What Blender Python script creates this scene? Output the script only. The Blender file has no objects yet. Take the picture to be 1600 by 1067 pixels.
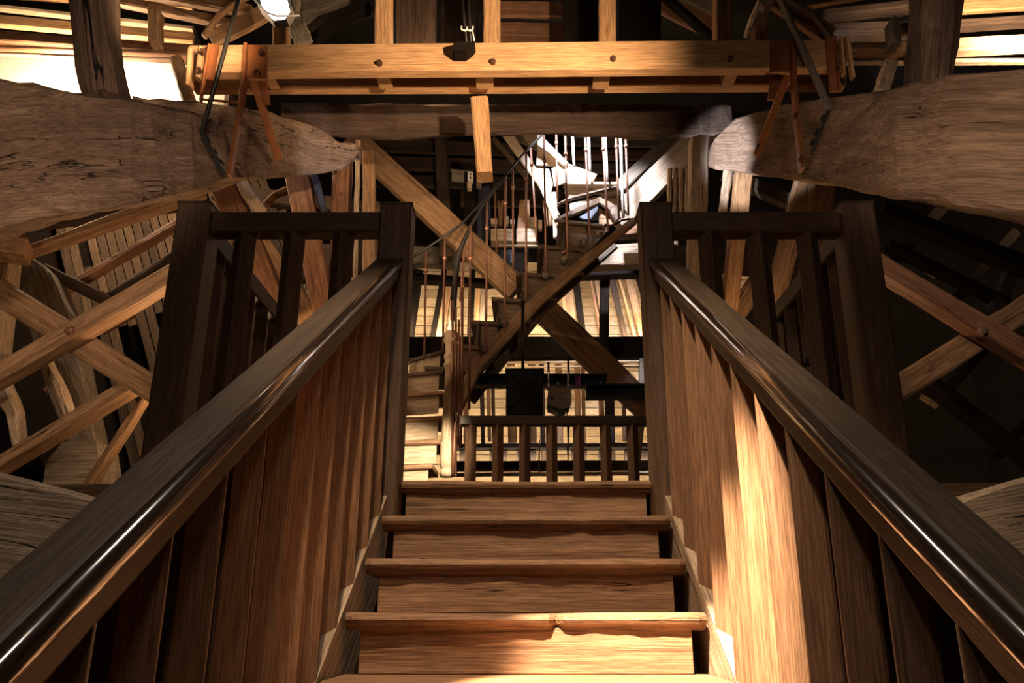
import bpy, bmesh, math, random
from mathutils import Vector, Matrix
random.seed(7)
S = bpy.context.scene
COL = S.collection
PI = math.pi
# ------------------------------------------------------------------ camera
F = 1291.0                      # focal length in pixels of the 1600 px wide frame
CX, CY = 822.0, 533.5           # principal point
TH = math.radians(18.6)         # the camera looks up
E = 2.36                        # height of the eye above the lower floor
LAND = E + 0.53                 # landing floor level
cam = bpy.data.cameras.new('camera'); camo = bpy.data.objects.new('camera', cam); COL.objects.link(camo)
camo.location = (0, 0, E); camo.rotation_euler = (PI/2 + TH, 0, 0)
cam.sensor_width = 36; cam.lens = F/1600*36; cam.shift_x = -22/1600; cam.clip_start = .02
S.camera = camo
# ------------------------------------------------------------------ world, light, exposure
w = bpy.data.worlds.new('world'); S.world = w; w.use_nodes = True
bgn = w.node_tree.nodes['Background']; bgn.inputs[0].default_value = (.55, .65, 1, 1); bgn.inputs[1].default_value = .02
S.view_settings.view_transform = 'Standard'; S.view_settings.look = 'None'
S.view_settings.gamma = 1; S.view_settings.use_curve_mapping = False
S.view_settings.exposure = 0.0
WARM = (1, .62, .32); WARM2 = (1, .72, .45); COOL = (.78, .84, 1); CREAM = (1, .8, .55)

def spot(name, loc, to, power, col=WARM, angle=60, blend=.5, size=.06):
    l = bpy.data.lights.new(name, 'SPOT'); l.energy = power; l.color = col
    l.spot_size = math.radians(angle); l.spot_blend = blend; l.shadow_soft_size = size
    o = bpy.data.objects.new(name, l); COL.objects.link(o)
    o.location = (loc[0], loc[1], E+loc[2]); d = Vector(to) - Vector(loc)
    o.rotation_euler = d.to_track_quat('-Z', 'Y').to_euler()
    return o
def point(name, loc, power, col=WARM, size=.1):
    l = bpy.data.lights.new(name, 'POINT'); l.energy = power; l.color = col; l.shadow_soft_size = size
    o = bpy.data.objects.new(name, l); COL.objects.link(o); o.location = (loc[0], loc[1], E+loc[2]); return o

# light sources, mostly unseen; the fills are added (positions relative to the eye: x, distance, height)
spot('stair_lamp', (-.35, .7, 3.0), (.30, 2.22, -.2), 7200, (1, .74, .5), 16.5, .4, .02)
spot('overhead_fill', (-.35, 1.3, 3.0), (0, .9, 0), 110, (1, .82, .66), 120, .8, .09)  # added, unseen: gives the polished rail edge its highlight
spot('stair_wash_lamp', (-.35, .9, 3.0), (.15, 2.7, .2), 400, WARM2, 50, .9, .03)
spot('beam_lamp', (.75, 2.2, 2.2), (-.1, 4.2, 3.2), 800, WARM2, 57, 1, .04)
spot('left_brace_lamp', (-2.0, 2.0, .6), (-3.0, 4.7, 1.8), 110, WARM2, 75, .9, .1)
spot('right_brace_lamp', (1.7, 2.6, 2.6), (2.8, 4.6, 1.9), 30, WARM2, 70, .9, .1)
spot('left_tie_fill', (-1.0, 1.2, 2.0), (-2.6, 3.8, 2.3), 170, (1, .76, .6), 56, 1, .1)  # added fill for the left tie beam, no visible source
spot('right_tie_fill', (1.0, 1.2, 2.0), (2.6, 3.8, 2.3), 150, (1, .76, .6), 56, 1, .1)  # added fill, lifts the right tie beam
spot('belfry_daylight', (.3, 6.7, 6.3), (.75, 8.4, 4.85), 3400, COOL, 42, .5, .15)
spot('right_end_cool_fill', (.35, 4.3, 2.2), (1.25, 5.1, 2.98), 650, COOL, 24, .3, .05)  # added cool spot that brightens the right beam end
spot('left_end_cool_fill', (-.4, 4.3, 2.2), (-1.35, 5.1, 2.98), 70, COOL, 24, .3, .05)  # weaker added cool spot for the left beam end
spot('diagonal_fill', (-.6, 6.3, 3.2), (-.7, 8.6, 4.5), 150, WARM2, 60, .8, .1)  # added to warm the long left diagonal brace
spot('winder_lamp', (-.35, 5.6, 2.2), (-1.15, 7.4, 1.1), 620, CREAM, 36, .6, .05)
def strip(name, loc, sx, sy, power, col, tilt):
    l = bpy.data.lights.new(name, 'AREA'); l.shape = 'RECTANGLE'; l.size = sx; l.size_y = sy; l.energy = power; l.color = col
    o = bpy.data.objects.new(name, l); COL.objects.link(o); o.location = (loc[0], loc[1], E+loc[2]); o.rotation_euler = (PI/2+tilt, 0, 0)
strip('roof_strip_fill', (0, 10.88, 3.75), 5.0, .08, 125, CREAM, .3)  # unseen strip added to brighten the upper roof boards
strip('lower_strip_fill', (0, 10.88, 2.0), 5.0, .08, 115, CREAM, .2)  # second added strip, for the lower roof boards
spot('rafter_side_lamp', (0, 9.7, 2.6), (0, 11.2, 3.9), 60, WARM2, 120, .8, .1)
point('eaves_left_fill', (-3.9, 5.95, 4.2), 260, WARM2, .1)  # added close by to overlight the wall plate, top left
spot('eaves_right_fill', (3.9, 4.7, 3.9), (4.6, 5.6, 4.5), 500, WARM2, 150, .6, .1)  # added fill for the eaves planks, top right
point('upper_middle_lamp', (-.8, 5.2, 3.95), 25, WARM, .1)
point('left_inner_lamp', (-1.9, 5.0, 1.4), 40, WARM, .1)
point('right_inner_lamp', (1.75, 5.2, 1.5), 26, WARM, .1)
spot('low_left_fill', (-1.3, .3, 1.2), (-1.9, 2.3, -.2), 22, (1, .85, .7), 50, .9, .1)  # slight added fill on the pale timber low left
point('general_fill', (0, .3, 2.2), 34, (1, .8, .62), .12)  # added weak fill over everything
spot('eaves_front_fill', (-1.5, 3.6, 3.0), (-3.4, 5.6, 4.3), 120, WARM2, 60, .9, .1)  # weak added spot on the front of the left eaves

# ------------------------------------------------------------------ materials
def wood(name, c1, c2, rough=.6, crack=.25, scale=1.0, bump=.35, stain=.35, spec=.3, vary=.12):
    m = bpy.data.materials.new(name); m.use_nodes = True; nt = m.node_tree; N = nt.nodes; L = nt.links
    b = N['Principled BSDF']; b.inputs['Roughness'].default_value = rough
    b.inputs['Specular IOR Level'].default_value = spec
    tc = N.new('ShaderNodeTexCoord'); oi = N.new('ShaderNodeObjectInfo')
    off = N.new('ShaderNodeVectorMath'); off.operation = 'ADD'
    comb = N.new('ShaderNodeMath'); comb.operation = 'MULTIPLY'; comb.inputs[1].default_value = 37.0
    L.new(oi.outputs['Random'], comb.inputs[0]); L.new(tc.outputs['Object'], off.inputs[0]); L.new(comb.outputs[0], off.inputs[1])
    def mapped(sx, sy):
        mp = N.new('ShaderNodeMapping'); mp.inputs['Scale'].default_value = (sx*scale, sy*scale, sy*scale)
        L.new(off.outputs[0], mp.inputs[0]); return mp
    def noise(sx, sy, det, dist=0.0):
        n = N.new('ShaderNodeTexNoise'); n.inputs['Scale'].default_value = 1; n.inputs['Detail'].default_value = det; n.inputs['Roughness'].default_value = .62
        n.inputs['Distortion'].default_value = dist; L.new(mapped(sx, sy).outputs[0], n.inputs['Vector']); return n
    g = noise(.9, 34, 5, .12); fine = noise(7, 190, 3); st = noise(1.2, 4.2, 5, .5); ck = noise(.3, 11, 3, .0)
    def ramp(n, a, b_, ca, cb):
        r = N.new('ShaderNodeValToRGB'); r.color_ramp.elements[0].position = a; r.color_ramp.elements[1].position = b_
        r.color_ramp.elements[0].color = ca; r.color_ramp.elements[1].color = cb; L.new(n.outputs['Fac'], r.inputs[0]); return r
    base = ramp(g, .3, .7, (*c2, 1), (*c1, 1))
    def mix(kind, fac, A, B):
        x = N.new('ShaderNodeMix'); x.data_type = 'RGBA'; x.blend_type = kind
        if isinstance(fac, float): x.inputs[0].default_value = fac
        else: L.new(fac, x.inputs[0])
        L.new(A, x.inputs[6]); L.new(B, x.inputs[7]); return x.outputs[2]
    f = ramp(fine, .36, .62, (.5, .47, .45, 1), (1.15, 1.15, 1.15, 1))
    c = mix('MULTIPLY', .9, base.outputs[0], f.outputs[0])
    s = ramp(st, .42, .62, (.45, .40, .36, 1), (1, 1, 1, 1))
    c = mix('MULTIPLY', float(stain), c, s.outputs[0])
    # thin cracks follow one iso-line of a stretched noise
    a1 = N.new('ShaderNodeMath'); a1.operation = 'SUBTRACT'; a1.inputs[1].default_value = .47; L.new(ck.outputs['Fac'], a1.inputs[0])
    a2 = N.new('ShaderNodeMath'); a2.operation = 'ABSOLUTE'; L.new(a1.outputs[0], a2.inputs[0])
    a3 = N.new('ShaderNodeMapRange'); a3.inputs[1].default_value = .002; a3.inputs[2].default_value = .008
    L.new(a2.outputs[0], a3.inputs[0])
    ckm = N.new('ShaderNodeMapRange'); ckm.inputs[1].default_value = .46; ckm.inputs[2].default_value = .5
    L.new(st.outputs['Fac'], ckm.inputs[0])
    mx = N.new('ShaderNodeMath'); mx.operation = 'MAXIMUM'; L.new(a3.outputs[0], mx.inputs[0]); L.new(ckm.outputs[0], mx.inputs[1])
    cr = N.new('ShaderNodeCombineColor'); [L.new(mx.outputs[0], cr.inputs[i]) for i in range(3)]
    c = mix('MULTIPLY', float(min(1, crack*2)), c, cr.outputs[0])
    hv = N.new('ShaderNodeHueSaturation'); mr = N.new('ShaderNodeMapRange')
    mr.inputs[3].default_value = 1-vary*1.6; mr.inputs[4].default_value = 1+vary
    L.new(oi.outputs['Random'], mr.inputs[0]); L.new(mr.outputs[0], hv.inputs['Value']); L.new(c, hv.inputs['Color'])
    L.new(hv.outputs[0], b.inputs['Base Color'])
    h = N.new('ShaderNodeMath'); h.operation = 'MULTIPLY_ADD'; h.inputs[1].default_value = .35
    L.new(fine.outputs['Fac'], h.inputs[0]); L.new(g.outputs['Fac'], h.inputs[2])
    h2 = N.new('ShaderNodeMath'); h2.operation = 'MULTIPLY_ADD'; h2.inputs[1].default_value = crack*2
    L.new(mx.outputs[0], h2.inputs[0]); L.new(h.outputs[0], h2.inputs[2])
    bp = N.new('ShaderNodeBump'); bp.inputs['Strength'].default_value = bump; bp.inputs['Distance'].default_value = .012
    L.new(h2.outputs[0], bp.inputs['Height']); L.new(bp.outputs[0], b.inputs['Normal'])
    return m
def plain(name, col, rough=.5, metal=0.0, noise_amt=.3, emit=None, spec=.5):
    m = bpy.data.materials.new(name); m.use_nodes = True; nt = m.node_tree; N = nt.nodes; L = nt.links
    b = N['Principled BSDF']; b.inputs['Roughness'].default_value = rough; b.inputs['Metallic'].default_value = metal
    b.inputs['Specular IOR Level'].default_value = spec
    if emit: b.inputs['Emission Color'].default_value = (*emit[0], 1); b.inputs['Emission Strength'].default_value = emit[1]
    n = N.new('ShaderNodeTexNoise'); n.inputs['Scale'].default_value = 14; n.inputs['Detail'].default_value = 5
    tc = N.new('ShaderNodeTexCoord'); L.new(tc.outputs['Object'], n.inputs['Vector'])
    r = N.new('ShaderNodeValToRGB'); r.color_ramp.elements[0].position = .35; r.color_ramp.elements[1].position = .7
    r.color_ramp.elements[0].color = (*[x*(1-noise_amt) for x in col], 1); r.color_ramp.elements[1].color = (*col, 1)
    L.new(n.outputs['Fac'], r.inputs[0]); L.new(r.outputs[0], b.inputs['Base Color'])
    return m
M = {
 'new':   wood('sawn_new_oak', (.60, .35, .17), (.48, .255, .115), .6, .06, stain=.25),
 'old':   wood('old_brown_oak', (.26, .17, .11), (.13, .082, .052), .75, .9, .6, .5, .55),
 'oak':   wood('aged_oak', (.42, .25, .13), (.22, .115, .055), .7, .45, 1, .5, .4),
 'red':   wood('reddish_oak', (.34, .17, .09), (.18, .08, .04), .7, .4, 1, .5, .4),
 'pale':  wood('pale_weathered_oak', (.52, .40, .29), (.33, .23, .15), .8, .5, 1, .5, .3),
 'grey':  wood('grey_weathered_oak', (.27, .22, .17), (.15, .115, .085), .85, .6, .8, .5, .5),
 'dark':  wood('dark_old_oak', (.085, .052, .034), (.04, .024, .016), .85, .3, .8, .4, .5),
 'dim':   wood('dim_roof_board', (.10, .065, .038), (.055, .035, .02), .85, .2, .8, .3, .4, .2, .3),  # kept dark so the left roof boards read as poorly lit
 'black': wood('black_and_shaded_oak', (.016, .011, .008), (.008, .0055, .004), .9, .1, spec=.08),  # black parts, and timbers whose deep shade is put into the colour
 'rail':  wood('stained_handrail_oak', (.085, .060, .040), (.055, .038, .026), .5, .02, 1.5, .12, .2, .3, .05),
 'post':  wood('dark_brown_post_oak', (.135, .078, .045), (.085, .048, .027), .5, .02, 1.5, .12, .2, .3, .08),
 'bead':  wood('polished_rail_edge', (.05, .032, .022), (.035, .022, .015), .16, .0, 1.5, .02, .1, 1.0, .05),
 'bal':   wood('baluster_oak', (.29, .165, .092), (.20, .108, .058), .55, .03, 1.4, .12, .15, .3, .16),
 'tread': wood('worn_tread_oak', (.40, .235, .13), (.22, .115, .06), .6, .5, 1.2, .45, .45),
 'roof':  wood('roof_board_pine', (.62, .46, .28), (.48, .33, .18), .75, .1, 1, .3, .2, .3, .18),
 'cream': wood('brightly_lit_oak', (.66, .50, .34), (.5, .36, .23), .6, .1, 1, .2, .15),  # pale copy of the oak, strong light put into the colour
 'winder': wood('dark_winder_oak', (.20, .135, .085), (.10, .065, .04), .7, .3, 1, .3, .5),  # darker brown oak for part of the winding stairs
 'iron':  plain('dark_wrought_iron', (.035, .03, .028), .45, .6),
 'copper':plain('reddish_iron_rod', (.36, .17, .11), .38, .55),
 'rust':  plain('orange_painted_iron', (.30, .10, .032), .5, .1),
 'rusty': plain('rusty_iron', (.12, .05, .025), .6, .5),
 'steel': plain('green_black_steel', (.007, .010, .0095), .5, .0, .3, None, .15),
 'case':  plain('grey_brown_gearbox', (.20, .16, .12), .55, .2),
 'chrome':plain('bright_metal', (.6, .6, .6), .25, 1),
 'purple':plain('purple_ribbon', (.13, .02, .2), .7, 0),
 'white': plain('white_plastic_and_lit_iron', (.75, .7, .6), .4, 0, .1),
 'shell': plain('dark_board_wall', (.03, .02, .014), .9, 0),  # even dark brown for the enclosing walls
 'overlit':  plain('overlit_wall_plate', (.8, .74, .62), .9, 0, .12),  # near-white carries the glare on the eaves wall plate
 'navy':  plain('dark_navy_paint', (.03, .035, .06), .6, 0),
 'lamp':  plain('floodlight_glass', (1, 1, 1), .3, 0, 0, ((1, .93, .8), 5)),
}
for _m in ('bead',):
    _b = M[_m].node_tree.nodes['Principled BSDF']; _b.inputs['Coat Weight'].default_value = 1; _b.inputs['Coat Roughness'].default_value = .14; _b.inputs['Coat IOR'].default_value = 2.0
# ------------------------------------------------------------------ helpers
sT, cT = math.sin(TH), math.cos(TH)
def P(px, py, Y):
    cx = (px-CX)/F; cy = (CY-py)/F
    d = Vector((cx, cT - cy*sT, sT + cy*cT)); t = Y/d.y
    return Vector((d.x*t, Y, E + d.z*t))
def tag(o, label=None, cat=None, group=None, kind=None):
    if label: o['label'] = label
    if cat: o['category'] = cat
    if group: o['group'] = group
    if kind: o['kind'] = kind
    return o
def empty(name, loc, label, cat, group=None):
    o = bpy.data.objects.new(name, None); COL.objects.link(o); o.location = loc; o.empty_display_size = .1
    return tag(o, label, cat, group)
def link(name, me, mw, parent=None):
    o = bpy.data.objects.new(name, me); COL.objects.link(o)
    if parent is not None:
        o.parent = parent
        pm = parent.matrix_basis.copy() if parent.parent is None else parent.parent.matrix_basis @ parent.matrix_basis
        if parent.parent is None: pm = Matrix.LocRotScale(parent.location, parent.rotation_euler, parent.scale) if parent.type == 'EMPTY' else parent.matrix_basis.copy()
        o.matrix_basis = pm.inverted() @ mw
    else: o.matrix_basis = mw
    return o
def mesh(name, verts, faces, mat, smooth=False):
    me = bpy.data.meshes.new(name); me.from_pydata([tuple(v) for v in verts], [], faces)
    me.materials.append(M[mat]); me.validate()
    bm = bmesh.new(); bm.from_mesh(me); bmesh.ops.recalc_face_normals(bm, faces=bm.faces); bm.to_mesh(me); bm.free()
    if smooth: me.shade_smooth()
    return me
def frame(o, t, n):
    t = t.normalized(); n = (n - t*n.dot(t)).normalized(); d = t.cross(n)
    m = Matrix.Identity(4)
    for i in range(3): m[i][0] = t[i]; m[i][1] = n[i]; m[i][2] = d[i]; m[i][3] = o[i]
    return m
def ringloft(name, rings, mat, mw, parent=None, smooth=False, caps=True):
    """rings: lists of world points, all the same length"""
    inv = mw.inverted(); V = [inv @ p for r in rings for p in r]; k = len(rings[0]); Fc = []
    for i in range(len(rings)-1):
        for j in range(k):
            a = i*k+j; b = i*k+(j+1) % k; Fc.append((a, b, b+k, a+k))
    if caps: Fc.append(tuple(range(k-1, -1, -1))); Fc.append(tuple((len(rings)-1)*k+j for j in range(k)))
    return link(name, mesh(name, V, Fc, mat, smooth), mw, parent)
def rect_ring(A, B, dv, bev):
    """8 points of a chamfered rectangle: A-B is the front edge, dv the depth"""
    n = (B-A); wn = n.length; n = n/wn; d = dv.normalized(); dd = dv.length; b = min(bev, wn*.3, dd*.3)
    return [A+n*b, B-n*b, B+d*b, B+dv-d*b, B+dv-n*b, A+dv+n*b, A+dv-d*b, A+d*b]
def jit(rings, amp):
    for r in rings:
        for i in range(len(r)): r[i] = r[i] + Vector((random.uniform(-1, 1), random.uniform(-1, 1), random.uniform(-1, 1)))*amp
def proj(p):
    v = p-Vector((0, 0, E)); dz = v.y*cT+v.z*sT; return CX+F*v.x/dz, CY-F*(v.z*cT-v.y*sT)/dz
def tim(name, mat, pts, w, depth, label=None, cat='beam', group=None, parent=None, jitter=.006, bev=.012, kind=None):
    """timber along pixel points (px, py, distance), w = width in pixels across it, depth in metres away from the eye"""
    if not isinstance(w, (list, tuple)): w = [w]*len(pts)
    C3 = [P(*p) for p in pts]
    chord = C3[-1]-C3[0]
    n0 = len(pts)
    sec = []
    steps = 8 if n0 == 2 else 3
    for i in range(n0-1):
        for s in range(steps + (1 if i == n0-2 else 0)):
            t = s/steps
            sec.append(([pts[i][k]*(1-t)+pts[i+1][k]*t for k in range(3)], w[i]*(1-t)+w[i+1]*t, i, t))
    dirs = []
    for i in range(n0-1):
        d = Vector((pts[i+1][0]-pts[i][0], pts[i+1][1]-pts[i][1])); dirs.append(d.normalized())
    rings = []
    ph = random.uniform(0, 6)
    for q, (p, ww, i, t) in enumerate(sec):
        d = dirs[i]
        if t < 1e-6 and i > 0: d = (dirs[i]+dirs[i-1]).normalized()
        elif n0 > 2:
            dn = dirs[min(i+1, n0-2)]; dp = dirs[max(i-1, 0)]
            d = (dirs[i] + (dn*t + dp*(1-t))*.5).normalized()
        nx, ny = -d.y, d.x
        ww2 = ww/2*(1+jitter*3*math.sin(ph+q*1.3))
        tn = chord.normalized(); Yv = Vector((0, 1, 0)); dv = (Yv - tn*Yv.dot(tn)); 
        if dv.length < .3: dv = Vector((0, .3, .9)) 
        dv = dv.normalized()*depth
        # the given width covers the front face plus the receding face seen beside it
        c0 = P(*p); q0 = proj(c0); q1 = proj(c0+dv); sn = (q1[0]-q0[0])*nx+(q1[1]-q0[1])*ny
        lim = 1.1*ww2
        if abs(sn) > lim: dv = dv*(lim/abs(sn)); sn = lim if sn > 0 else -lim
        lo, hi = -ww2-min(0, sn), ww2-max(0, sn)
        A = P(p[0]+nx*lo, p[1]+ny*lo, p[2]); B = P(p[0]+nx*hi, p[1]+ny*hi, p[2])
        rings.append(rect_ring(A, B, dv, bev))
    if jitter: jit(rings, jitter*.5)
    mid = (C3[0]+C3[-1])/2
    mw = frame(mid, chord, rings[0][1]-rings[0][0])
    o = ringloft(name, rings, mat, mw, parent)
    if parent is None: tag(o, label, cat, group, kind)
    return o
def loft(name, mat, secs, label=None, cat='beam', parent=None, sub=4, jitter=.008, bev=.05, group=None):
    """big timber from sections (px, ytop, ybottom, distance, depth)"""
    rings = []
    for i in range(len(secs)-1):
        for s in range(sub + (1 if i == len(secs)-2 else 0)):
            t = s/sub; tt = t
            x, yt, yb, Y, dp = [secs[i][k]*(1-tt)+secs[i+1][k]*tt for k in range(5)]
            
            A, B = P(x, yt, Y), P(x, yb, Y); r = rect_ring(A, B, Vector((0, dp, 0)), bev)
            lift = P(x, yb-1, Y+dp).z-B.z          # the underside rises towards the back
            r[3] = r[3]+Vector((0, 0, lift*.9)); r[4] = r[4]+Vector((0, 0, lift)); r[2] = r[2]+Vector((0, 0, lift*.06))
            rings.append(r)
    jit(rings, jitter)
    A = P(secs[0][0], (secs[0][1]+secs[0][2])/2, secs[0][3]); B = P(secs[-1][0], (secs[-1][1]+secs[-1][2])/2, secs[-1][3])
    o = ringloft(name, rings, mat, frame((A+B)/2, B-A, Vector((0, 0, 1))), parent)
    if parent is None: tag(o, label, cat, group)
    return o
def box(name, mat, c, s, parent=None, bev=.004, axis='x', rot=None):
    """box with its grain along axis"""
    sx, sy, sz = s
    R = {'x': (Vector((1, 0, 0)), Vector((0, 1, 0))), 'y': (Vector((0, 1, 0)), Vector((0, 0, 1))), 'z': (Vector((0, 0, 1)), Vector((1, 0, 0)))}[axis]
    l, a, b = {'x': (sx, sy, sz), 'y': (sy, sz, sx), 'z': (sz, sx, sy)}[axis]
    V = []
    bv = min(bev, min(l, a, b)*.3)
    bm = bmesh.new(); bmesh.ops.create_cube(bm, size=1)
    for v in bm.verts: v.co = Vector((v.co.x*l, v.co.y*a, v.co.z*b))
    if bv > 0: bmesh.ops.bevel(bm, geom=bm.edges[:], offset=bv, segments=1, affect='EDGES')
    me = bpy.data.meshes.new(name); bm.to_mesh(me); bm.free(); me.materials.append(M[mat])
    mw = frame(Vector(c), R[0], R[1])
    if rot is not None: mw = Matrix.Translation(Vector(c)) @ rot.to_4x4() @ Matrix.Translation(-Vector(c)) @ mw
    return link(name, me, mw, parent)
def rod(name, mat, pts, r, parent=None, label=None, cat=None, seg=8, group=None, rr=None):
    rings = []
    pts = [Vector(p) for p in pts]
    for i, p in enumerate(pts):
        t = (pts[min(i+1, len(pts)-1)]-pts[max(i-1, 0)]).normalized()
        u = t.cross(Vector((0, 1, 0))); u = u.normalized() if u.length > .1 else t.cross(Vector((1, 0, 0))).normalized()
        v = t.cross(u); q = rr[i] if rr else r
        rings.append([p+u*math.cos(2*PI*k/seg)*q+v*math.sin(2*PI*k/seg)*q for k in range(seg)])
    c = sum(pts, Vector())/len(pts)
    ax = pts[-1]-pts[0]
    if ax.length < 1e-4: ax = Vector((1, 0, 0))
    side = Vector((0, 1, 0)) if abs(ax.normalized().y) < .9 else Vector((1, 0, 0))
    o = ringloft(name, rings, mat, frame(c, ax, side), parent, smooth=True)
    if parent is None: tag(o, label, cat, group)
    return o
def slab(name, mat, outline, Y, depth, parent=None, label=None, cat=None, group=None, axis=None):
    """solid board from an outline in the plane at distance Y; Y may be a list"""
    Ys = Y if isinstance(Y, (list, tuple)) else [Y]*len(outline)
    F3 = [P(p[0], p[1], y) for p, y in zip(outline, Ys)]; n = len(F3)
    B3 = [p+Vector((0, depth, 0)) for p in F3]
    c = sum(F3, Vector())/n
    mw = frame(c, axis if axis else Vector((1, 0, 0)), Vector((0, 1, 0)))
    inv = mw.inverted(); V = [inv @ p for p in F3+B3]
    Fc = [tuple(range(n)), tuple(range(2*n-1, n-1, -1))]+[(i, (i+1) % n, n+(i+1) % n, n+i) for i in range(n)]
    o = link(name, mesh(name, V, Fc, mat), mw, parent)
    if parent is None: tag(o, label, cat, group)
    return o
def bolt(px, py, Y, r, parent, mat='rusty', name='bolt'):
    c = P(px, py, Y); seg = 6
    rings = [[c+Vector((math.cos(2*PI*k/seg+.3)*q, dy, math.sin(2*PI*k/seg+.3)*q)) for k in range(seg)] for q, dy in ((r, .02), (r, -.015), (r*.7, -.022))]
    return ringloft(name, rings, mat, frame(c, Vector((0, 1, 0)), Vector((1, 0, 0))), parent)

# ------------------------------------------------------------------ shell of the roof space
def structure(name, mat, c, s):
    o = box(name, mat, (c[0], c[1], E+c[2]), s, None, 0); tag(o, None, None, None, 'structure'); return o
structure('floor', 'shell', (0, 5.5, -E-.05), (17, 19, .1))
structure('ceiling', 'shell', (0, 5.5, 9.0), (17, 19, .1))
structure('wall_left', 'shell', (-8.4, 5.5, 3.3), (.1, 19, 11.4))
structure('wall_right', 'shell', (8.4, 5.5, 3.3), (.1, 19, 11.4))
structure('wall_front', 'shell', (0, -3.9, 3.3), (17, .1, 11.4))
wb = structure('wall_back', 'shell', (0, 14.9, 3.3), (17, .1, 11.4))
# board lining of the back roof slope, row by row
def lining(parent, o3, u, v, nu, nv, L_, pitch, mat, name='roof_board', thick=.022):
    """boards of length L_ along u stacked along v"""
    u = u.normalized(); v = (v-u*u.dot(v)).normalized(); n = u.cross(v)
    meshes = []
    for k in range(5):
        bm = bmesh.new(); bmesh.ops.create_cube(bm, size=1)
        for q in bm.verts: q.co = Vector((q.co.x*(L_-.006), q.co.y*(pitch-.008-random.random()*.003), q.co.z*thick))
        me = bpy.data.meshes.new(name); bm.to_mesh(me); bm.free(); me.materials.append(M[mat]); meshes.append(me)
    for j in range(nv):
        sh = random.uniform(0, L_)
        for i in range(nu):
            c = o3 + u*(i*L_+sh) + v*(j*pitch) + n*random.uniform(-.004, .004)
            link(name, random.choice(meshes), frame(c, u, v), parent)
lining(wb, Vector((-4.6, 12.35, E+1.3)), Vector((1, 0, 0)), Vector((0, -.22, 1)), 4, 29, 2.0, .138, 'roof')

# ------------------------------------------------------------------ staircase
RISE, RUN, W = .170, .264, 1.05
NY, NZ = 3.307, LAND            # nosing of the landing step
st = empty('staircase', (0, 1.2, LAND-9*RISE), 'steep straight oak staircase with worn bullnosed treads in the centre', 'staircase')
def make_tread(k):
    y0 = NY-k*RUN; z0 = LAND-k*RISE; n = 48; rings = []
    rnd = random.Random(k*5+1); ph = [rnd.uniform(0, 6) for _ in range(6)]
    prof = [(.33, 0), (.028, 0), (.012, -.003), (.002, -.010), (0, -.020), (.006, -.031), (.018, -.036), (.020, -.044), (.042, -.050), (.33, -.050)]
    for i in range(n+1):
        x = -W/2 + W*i/n
        wob = .0035*math.sin(x*9+ph[0])+.0025*math.sin(x*23+ph[1])+.0012*math.sin(x*61+ph[2])+rnd.uniform(-.0008, .0008)
        wear = .006*math.exp(-(x/.25)**2) + .002*math.sin(x*7+ph[3])
        notch = 0
        if k == 3: notch = .022*math.exp(-((x-.092)/.012)**2) + .016/(1+math.exp(-(x-.06)/.03)) - .010*math.exp(-((x-.5)/.1)**2)
        if k == 1: notch = .010*math.exp(-((x-.2)/.03)**2)
        end = min(1, (W/2-abs(x))/.02); rd = .012*(1-end)
        ring = []
        for (dy, dz) in prof:
            fr = 1 if dy < .1 else 0
            ring.append(Vector((x, y0+dy+fr*(wob+notch+rd), z0+dz-(wear*.5 if dz > -.012 and fr else 0))))
        rings.append(ring)
    o = ringloft('tread', rings, 'tread', frame(Vector((0, y0, z0)), Vector((1, 0, 0)), Vector((0, 1, 0))), st)
    return o
for k in range(0, 11):
    make_tread(k)
    y0 = NY-k*RUN; z0 = LAND-k*RISE
    box('riser', 'tread', (0, y0+.05, z0-.05-(RISE-.05)/2+.004), (.966, .022, RISE-.045), st, .002)
for sx in (-1, 1):
    # closed string beside the treads, its top on the nosing line
    A = Vector((sx*.587, NY+.10, LAND+.045)); B = Vector((sx*.587, .2, LAND+.045-(NY+.10-.2)*RISE/RUN))
    t = (B-A).normalized(); n = Vector((0, t.z, -t.y)); n = n if n.z < 0 else -n
    rings = []
    for q in (0, 1):
        c = A if q == 0 else B
        rings.append([c+Vector((-.05*1, 0, 0)), c+Vector((.05, 0, 0)), c+Vector((.05, 0, 0))+n*.27, c+Vector((-.05, 0, 0))+n*.27])
    ringloft('string_board', rings, 'pale', frame((A+B)/2, B-A, Vector((0, 0, 1))), st)

# ------------------------------------------------------------------ balustrades of the stairs and the landing
def prism_v(name, mat, x, y, z0, z1, half, parent, diamond=True):
    """square post; diamond = turned 45 degrees; grain upright"""
    h = half; pr = [(h, 0), (0, h), (-h, 0), (0, -h)] if diamond else [(h, h), (-h, h), (-h, -h), (h, -h)]
    b = .06
    q = []
    for i in range(4):
        p, nx_, pv = pr[i], pr[(i+1) % 4], pr[i-1]
        q.append((p[0]+(pv[0]-p[0])*b, p[1]+(pv[1]-p[1])*b)); q.append((p[0]+(nx_[0]-p[0])*b, p[1]+(nx_[1]-p[1])*b))
    rings = [[Vector((x+a, y+c, z)) for a, c in q] for z in (z0, z1)]
    return ringloft(name, rings, mat, frame(Vector((x, y, (z0+z1)/2)), Vector((0, 0, 1)), Vector((1, 0, 0))), parent)
RZ = LAND + 1.165               # underside/top reference of the landing rail
SL = RISE/RUN
NEWEL_Y = 3.22
def sidename(s): return 'left' if s < 0 else 'right'
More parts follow.
